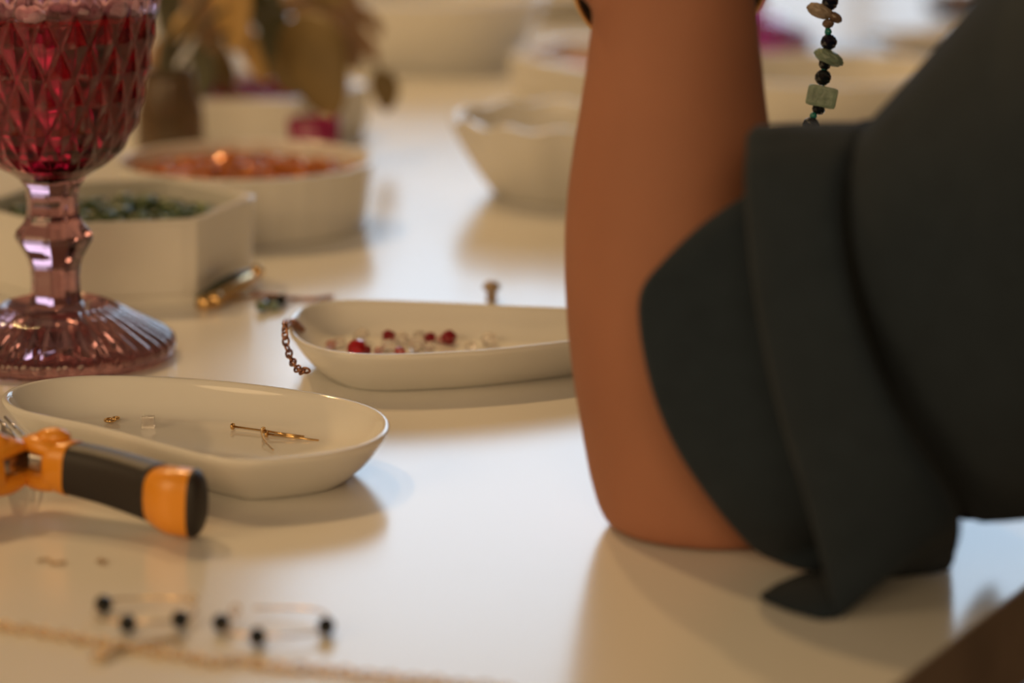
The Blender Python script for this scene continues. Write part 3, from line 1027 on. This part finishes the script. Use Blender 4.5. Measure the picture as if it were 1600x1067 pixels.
def person():
    # forearm: (row, left, right, half depth, distance of the axis)
    FR = [(-110, 962, 1150, .015, .826), (-60, 948, 1168, .017, .826), (0, 929, 1181, .020, .827), (60, 920, 1188, .023, .828), (120, 913, 1193, .026, .829), (200, 900, 1203, .030, .830), (280, 888, 1212, .033, .831),
          (360, 881, 1225, .035, .832), (440, 881, 1240, .036, .832), (520, 886, 1258, .036, .832), (600, 896, 1275, .035, .832), (680, 909, 1285, .034, .832), (740, 920, 1288, .033, .832), (790, 933, 1285, .031, .831), (825, 948, 1275, .028, .831), (850, 968, 1255, .023, .830), (866, 1000, 1225, .015, .829)]
    rings = []
    for y, l, r, hd, d in FR:
        c = S((l+r)/2, y, d, -9)
        # lower contact edge slopes down to the right in view
        k = max(0, (y-780)/86)
        a = (S(r, y+20*k, d, -9)-S(l, y-8*k, d, -9))/2
        b = Vector((0, hd, 0))
        rings.append([Vector((p.x, p.y, max(p.z, .0006))) for p in ellring(c, a, b)])
    fore = loft(rings)
    sh = Vector((.235, .60, .20))
    e0 = S(1130, 740, .835, -9)
    up_path = catmull([e0+Vector((-.012, 0, -.006)), e0+Vector((.03, -.02, .012)), e0.lerp(sh, .5), sh], 16)
    upper = tube(up_path, [.024+.014*i/15 for i in range(16)], 24)

    # hand, in centimetres from the wrist: (right, up, away)
    W = S(1057, -70, .826, -9)

    def hp(r, u, d):
        return W + RT*(r*.01) + UP*(u*.01) + FW*(d*.01)
    bmh = bmesh.new()
    skl = bmh.verts.layers.skin.verify()

    def node(p, r, prev=None, root=False):
        v = bmh.verts.new(p)
        v[skl].radius = (r, r)
        v[skl].use_root = root
        if prev:
            bmh.edges.new((prev, v))
        return v
    # palm as five rays from the wrist
    w0 = node(hp(0, -1.2, 0), .019, None, True)
    w1 = node(hp(0, .8, 0), .018, w0)
    pm = node(hp(.1, 3.8, .1), .022, w1)
    pm2 = node(hp(.1, 6.2, .2), .021, pm)
    fingers = [  # knuckle, mid, distal, tip
        [(2.0, 8.6, -1.6), (3.9, 11.2, -1.4), (5.3, 10.0, .8), (5.2, 8.3, 3.2)],
        [(1.0, 9.2, -.4), (3.0, 12.0, .6), (5.2, 11.2, 2.2), (5.9, 9.2, 3.9)],
        [(-.3, 8.9, .6), (1.0, 11.9, 2.0), (3.2, 12.0, 3.6), (4.8, 10.6, 4.8)],
        [(-1.5, 8.2, 1.4), (-1.0, 10.7, 2.8), (.6, 11.4, 4.2), (2.1, 10.8, 5.2)]]
    bmh2s = []
    for i, f in enumerate(fingers):
        q = node(hp(*f[0]), .0105, pm2)
        rr = (.0088, .0080, .0072) if i < 3 else (.0078, .0070, .0063)
        for k in range(3):
            q = node(hp(*f[k+1]), rr[k], q)
    t = node(hp(2.0, 3.2, -.4), .0125, pm)
    t = node(hp(3.6, 5.2, .6), .0105, t)
    t = node(hp(4.6, 6.9, 2.0), .0092, t)
    t = node(hp(5.4, 8.0, 3.5), .0078, t)
    # heel of the hand, bulging past the left side of the wrist
    me = bpy.data.meshes.new('hand_bones')
    bmh.to_mesh(me)
    bmh.free()
    tmp = bpy.data.objects.new('hand_bones', me)
    C.objects.link(tmp)
    tmp.modifiers.new('skin', 'SKIN')
    tmp.modifiers['skin'].use_smooth_shade = True
    sb = tmp.modifiers.new('sub', 'SUBSURF')
    sb.levels = sb.render_levels = 2
    dg = bpy.context.evaluated_depsgraph_get()
    ev = tmp.evaluated_get(dg)
    m2 = ev.to_mesh()
    hand = ([tuple(v.co) for v in m2.vertices], [tuple(p.vertices) for p in m2.polygons])
    ev.to_mesh_clear()
    bpy.data.objects.remove(tmp)
    heel = ball(S(931, -44, .826, -9), .0086, 20, 12, (1.1, 1.1, 1.05))
    heel2 = ball(S(985, -80, .834, -9), .016, 20, 12)
    # shoulder and trunk under the clothes
    rt = Vector((.515, .857, 0))           # the wearer's right
    fc = Vector((-.857, .515, 0))
    tc = sh + rt*.175 + fc*-.03
    trunk = []
    for z, a, b in ((-.285, .15, .10), (-.25, .145, .10), (-.1, .14, .105), (.02, .155, .11), (.12, .165, .105), (.18, .155, .085), (.215, .10, .06), (.235, .055, .05)):
        trunk.append(ellring(Vector((tc.x, tc.y, z)), rt*a, fc*b, 32))
    shoulder = tube([sh, sh.lerp(tc+Vector((0, 0, -.03)), .5), tc+Vector((0, 0, -.03))], [.040, .052, .06], 24)
    # the other arm, reaching to the top of the strand
    sh2 = sh + rt*.35
    el2 = Vector((.43, 1.03, .0))
    PX = S(1303, -330, .90, -9)
    u2 = Vector((-.78, -.30, .50)).normalized()
    r2 = (Vector((-.2, 0, -1)) - u2*u2.dot(Vector((-.2, 0, -1)))).normalized()
    d2 = r2.cross(u2)
    if RT.cross(UP).dot(FW)*r2.cross(u2).dot(d2) > 0:
        d2 = -d2
    W2 = PX - (r2*.053+u2*.083+d2*.034)
    hand2 = ([tuple(W2 + r2*(Vector(v)-W).dot(RT) + u2*(Vector(v)-W).dot(UP) + d2*(Vector(v)-W).dot(FW)) for v in hand[0]], hand[1])
    arm2 = merge(tube(catmull([sh2, sh2.lerp(el2, .5), el2, el2.lerp(W2, .5), W2+u2*.01], 24), [.043-.012*i/12 for i in range(12)]+[.034-.011*i/11 for i in range(12)], 24),
                 tube([sh2, tc+Vector((0, 0, -.03))], [.046, .06], 24), hand2)
    # head, looking down at the hands
    hc = tc + fc*.05 + Vector((0, 0, .20))
    look = (fc*.86 + Vector((0, 0, -.5))).normalized()
    hr = rt
    hu = hr.cross(look)
    if hu.z < 0:
        hu = -hu
    HM = Matrix((hr, look, hu)).transposed()

    def hd(x, y, z):
        return hc + hr*x + look*y + hu*z
    head = merge(ball(hd(0, -.012, .022), .088, 32, 20, (.86, 1.05, 1.0), HM), ball(hd(0, .018, -.050), .058, 28, 18, (.90, 1.0, 1.05), HM),
                 ball(hd(0, .052, -.088), .022, 20, 12, (1, .8, .8), HM),
                 tube([hd(0, .080, .012), hd(0, .090, -.008), hd(0, .099, -.028), hd(0, .086, -.038)], [.007, .009, .0125, .009], 14),
                 ball(hd(0, .080, -.058), .013, 16, 10, (1.5, .55, .45), HM), ball(hd(0, .078, -.068), .012, 16, 10, (1.3, .6, .5), HM),
                 ball(hd(.035, .058, .020), .020, 16, 10, (1.3, .55, .45), HM), ball(hd(-.035, .058, .020), .020, 16, 10, (1.3, .55, .45), HM),
                 ball(hd(.077, -.005, -.012), .026, 18, 12, (.35, .6, 1.1), HM), ball(hd(-.077, -.005, -.012), .026, 18, 12, (.35, .6, 1.1), HM),
                 tube([tc+Vector((0, 0, -.03)), hc+Vector((0, 0, -.06))-fc*.01], [.054, .050], 24))
    V, F = merge(fore, upper, hand, heel, heel2, loft(trunk), shoulder, arm2, head)
    o = wmesh('person', (V, F), M['skin'], None, (tc.x, tc.y, -.36))
    rmh = o.modifiers.new('one_skin', 'REMESH')
    rmh.mode = 'VOXEL'
    rmh.voxel_size = .0022
    rmh.use_smooth_shade = True
    sm = o.modifiers.new('soften', 'SMOOTH')
    sm.factor = .6
    sm.iterations = 10
    tag(o, 'person in a dark green rolled-sleeve shirt, forearm propped on the table holding beads', 'person')

    # ---------------- sleeve
    def loop(anch, n=128):
        return catmull([S(*a) for a in anch], n, True)
    ringA = [(1176, 206, .765), (1169, 240, .750), (1168, 310, .742), (1182, 450, .736), (1215, 620, .735), (1262, 780, .738), (1292, 895, .744), (1303, 963, .7505), (1250, 958, .760), (1192, 932, .772), (1240, 906, .787), (1288, 882, .797), (1320, 760, .845), (1310, 550, .862), (1260, 350, .86), (1210, 235, .82)]
    ringB = [(1372, 199, .765), (1336, 228, .740), (1312, 300, .726), (1320, 420, .718), (1352, 540, .714), (1402, 650, .716), (1455, 735, .722), (1494, 800, .732), (1499, 830, .745), (1496, 852, .760), (1491, 868, .775), (1487, 872, .79), (1485, 720, .845), (1470, 540, .862), (1440, 360, .86), (1400, 245, .82)]

    def mixr(t, bulge=0):
        out = []
        for (a, b) in zip(ringA, ringB):
            x = a[0]+(b[0]-a[0])*t
            y = a[1]+(b[1]-a[1])*t
            d = a[2]+(b[2]-a[2])*t
            c = (1340+100*(t-.5), 520)
            out.append((x+(x-c[0])*bulge, y+(y-c[1])*bulge, d+(d-.79)*bulge*2))
        return out
    base_o = o

    def cl(name, rings, m, thick=.0014, parent=None):
        ob = wmesh(name, loft(rings, False, False), m, parent or base_o)
        md = ob.modifiers.new('thick', 'SOLIDIFY')
        md.thickness = thick
        md.offset = 0
        return ob

    def wr(pts, amp, seed):
        return [p+Vector(noise.noise_vector(p*28+Vector((seed, 0, 0))))*amp for p in pts]
    rings = [loop(mixr(.04, -.012)), loop(mixr(0)), loop(mixr(.05, .012)), loop(mixr(.3, .015)), loop(mixr(.6, .015)), loop(mixr(.85, .012)), loop(mixr(.96, .004)), loop(mixr(1.0, -.02)), loop(mixr(1.0, -.07))]
    rings = [wr(r, .0010 if 1 < i < 7 else 0, 3) for i, r in enumerate(rings)]
    cl('rolled_cuff', rings, M['cloth'], .0016)

    # inner turned-up layer with its pointed edge
    ringC = [(1190, 292, .775), (1168, 306, .765), (1100, 352, .768), (1040, 408, .772), (1004, 456, .776), (1003, 520, .776), (1022, 610, .776), (1054, 690, .777), (1098, 760, .779), (1150, 826, .784), (1200, 868, .792), (1288, 882, .798), (1290, 760, .872), (1240, 560, .884), (1230, 400, .884), (1210, 310, .84)]
    ringD = [(1300, 260, .775), (1290, 290, .760), (1300, 340, .750), (1310, 420, .748), (1320, 480, .748), (1330, 540, .748), (1345, 610, .748), (1360, 680, .748), (1380, 740, .750), (1400, 780, .756), (1410, 810, .77), (1410, 820, .79), (1420, 700, .84), (1410, 540, .855), (1380, 380, .85), (1330, 280, .81)]

    def mix2(t, b=0):
        out = []
        for (a, c) in zip(ringC, ringD):
            out.append((a[0]+(c[0]-a[0])*t, a[1]+(c[1]-a[1])*t, a[2]+(c[2]-a[2])*t-b))
        return out
    rings = [loop(mix2(.015, -.0015)), loop(mix2(0)), loop(mix2(.02, .001)), loop(mix2(.3, .002)), loop(mix2(.6)), loop(mix2(1))]
    cl('sleeve_lining', rings, M['cloth'], .0012)

    # main sleeve up to the shoulder
    def er(cx, cy, ax, ay, bx, by, d, hd, n=128, dn=0):
        out = []
        for k in range(n):
            t = 2*PI*k/n
            ct, st = math.cos(t), math.sin(t)
            # k=0 is the top edge; a quarter turn on is the side nearest the camera
            out.append(S(cx-ax*ct+bx*st, cy-ay*ct+by*st, d+dn*(-ct)-hd*st))
        return out
    SL = [(1450, 505, 58, 255, -88, -40, .780, .045), (1440, 502, 64, 292, -100, -50, .778, .052), (1455, 488, 60, 306, -96, -48, .776, .056), (1490, 462, 42, 350, -80, -40, .770, .058), (1535, 430, 34, 382, -70, -36, .762, .058),
          (1600, 396, 52, 408, -60, -30, .748, .058), (1690, 350, 84, 412, -60, -20, .728, .058), (1860, 260, 110, 420, -60, -10, .700, .06), (2060, 150, 150, 430, -60, 0, .66, .062), (2280, 20, 210, 440, -50, 10, .62, .064), (2500, -120, 270, 420, -40, 20, .595, .06)]
    rings = []
    for i, a in enumerate(SL):
        r = er(*a)
        amp = 0 if i < 2 else (.0022 if i < 8 else .003)
        r = [p+Vector(noise.noise_vector(p*16+Vector((9, 0, 0))))*amp+Vector(noise.noise_vector(p*45))*amp*.3 for p in r]
        r = [Vector((p.x, p.y, max(p.z, .003))) for p in r]
        rings.append(r)
    cl('sleeve', rings, M['cloth'], .0016)
    # near-black ridge, its colour standing in for shade in the cuff groove
    r0 = er(1437, 500, 62, 297, -108, -54, .778, .0545)
    wmesh('groove_shade', tube(r0+r0[:1], .0021, 8, False), M['groove_shade'], o)
    # shirt body
    tr = []
    for z, a, b in ((-.30, .172, .125), (-.25, .168, .122), (-.1, .165, .125), (.02, .175, .13), (.12, .185, .125), (.185, .178, .10), (.225, .135, .08), (.245, .085, .07), (.262, .064, .062)):
        tr.append(wr(ellring(Vector((tc.x, tc.y, z)), rt*a, fc*b, 64), .004, 5))
    cl('shirt_body', tr, M['cloth'], .002)
    cl('sleeve_cap', [ellring(sh+rt*a_, fc*b_, Vector((0, -.02, 1)).normalized()*b_, 48) for a_, b_ in ((-.062, .004), (-.06, .03), (-.048, .052), (-.025, .066), (0, .071), (.04, .072), (.10, .066), (.15, .05))], M['cloth'], .002)
    s2 = catmull([sh2-rt*-.02, sh2.lerp(el2, .5), el2, el2.lerp(W2, .18)], 14)
    wmesh('sleeve', tube([sh2+rt*-.08]+s2, [.06]+[.066-.012*i/13 for i in range(14)], 40, False), M['cloth'], o)
    wmesh('sleeve_cap', ball(sh2-Vector((0, 0, .002)), .068, 28, 18), M['cloth'], o)
    # face, hair, trousers and shoes
    for sx in (-1, 1):
        e = wmesh('eye', ball(hd(.032*sx, .0625, .006), .0105, 18, 12), M['eyewhite'], o)
        wmesh('iris', ball(hd(.032*sx, .0716, .003), .0042, 12, 8, (1, .5, 1), HM), M['blackbead'], e)
        wmesh('eyebrow', tube([hd(.016*sx, .077, .030), hd(.034*sx, .074, .036), hd(.052*sx, .062, .030)], [.0022, .003, .0016], 8), M['hair'], o)
    hrings = []
    for i in range(15):
        a = .05+i*.128
        ring = []
        for k in range(56):
            t = 2*PI*k/56
            fr_ = math.sin(t)                 # 1 towards the face
            cut = 1 if fr_ < .15 else 1-.52*((fr_-.15)/.85)
            aa = a*cut
            wv = 1+.02*math.sin(t*14+i*.6)
            ring.append(hd(.084*math.sin(aa)*math.cos(t)*wv, -.012+.102*math.sin(aa)*fr_*wv, .022+.099*math.cos(aa)))
        hrings.append(ring)
    ho = wmesh('hair', loft(hrings, True, False), M['hair'], o)
    md = ho.modifiers.new('thick', 'SOLIDIFY')
    md.thickness = .010
    md.offset = 1
    wmesh('hair_bun', ball(hd(0, -.125, .045), .038, 24, 16, (1, .85, .9), HM), M['hair'], ho)
    for sx in (-1, 1):
        hip = tc+rt*(.085*sx)+Vector((0, 0, -.225-tc.z))
        hip.z = -.215
        knee = hip+fc*.40+Vector((0, 0, .02))
        foot = knee+fc*-.04
        foot.z = -.66
        tr_path = catmull([hip-fc*.05, hip.lerp(knee, .5), knee, knee.lerp(foot, .4)-fc*.01, foot], 30)
        wmesh('trouser_leg', tube(tr_path, [.085-.022*i/14 for i in range(15)]+[.062-.018*i/14 for i in range(15)], 28), M['denim'], o)
        sp_ = [foot-fc*.03+Vector((0, 0, -.03)), foot+fc*.05+Vector((0, 0, -.036)), foot+fc*.12+Vector((0, 0, -.042)), foot+fc*.17+Vector((0, 0, -.048))]
        wmesh('shoe', sweep(catmull(sp_, 16), [.036, .038, .040, .042, .043, .044, .045, .046, .047, .047, .046, .045, .043, .040, .035, .026], [.042]*4+[.040, .038, .036, .034, .032, .030, .029, .028, .027, .026, .024, .020], 24, 2.4, 3, 2), M['rubber'], o)
    # stool
    st = empty('stool', (tc.x, tc.y, -.74), 'round black stool under the seated person in the green shirt', 'stool')
    wmesh('seat', lathe(Vector((tc.x, tc.y, 0)), [(.01, -.335), (.165, -.335), (.175, -.325), (.175, -.31), (.165, -.302), (.01, -.301)], 48), M['leg'], st)
    for k in range(4):
        a = PI/4+k*PI/2
        v = Vector((math.cos(a), math.sin(a), 0))
        wmesh('leg', tube([tc*1+v*.11+Vector((0, 0, -.335-tc.z)), tc+v*.17+Vector((0, 0, -.739-tc.z))], .013, 12), M['leg'], st)
    # bangle
    cw = S(1048, -30, .832, -9)
    A = RT*(150*.832/FPX)
    B = FW*.030-UP*(98*.832/FPX)
    nn = A.normalized().cross(B.normalized())
    if nn.z < 0:
        nn = -nn
    rr = []
    for k in range(72):
        t = 2*PI*k/72
        p = cw+A*math.cos(t)+B*math.sin(t)
        o_ = (A*math.cos(t)+B*math.sin(t)).normalized()
        rr.append([p+o_*.0008, p+o_*.0012+nn*.006, p+o_*.0008+nn*.012, p-o_*.0010+nn*.012, p-o_*.0012+nn*.006, p-o_*.0010])
    bg = wmesh('bangle', loft(rr, close=True), M['bangle'], base_o)
    rim_ = [cw+A*1.012*math.cos(2*PI*k/72)+B*1.012*math.sin(2*PI*k/72) for k in range(73)]
    g1 = wmesh('gold_rim', tube(rim_, .0008, 8, False), M['gold'], bg)
    g1.location = (0, 0, 0)


room()
table()
dishes()
back_dishes()
goblet(P(91, 556), 'mauve cut-glass goblet with a knobbed stem at the left edge')
goblet(P(1172, 68), 'magenta goblet far behind the wrist, only its foot in view', None, False)
plant()
pliers()
small_things()
strand()
person()
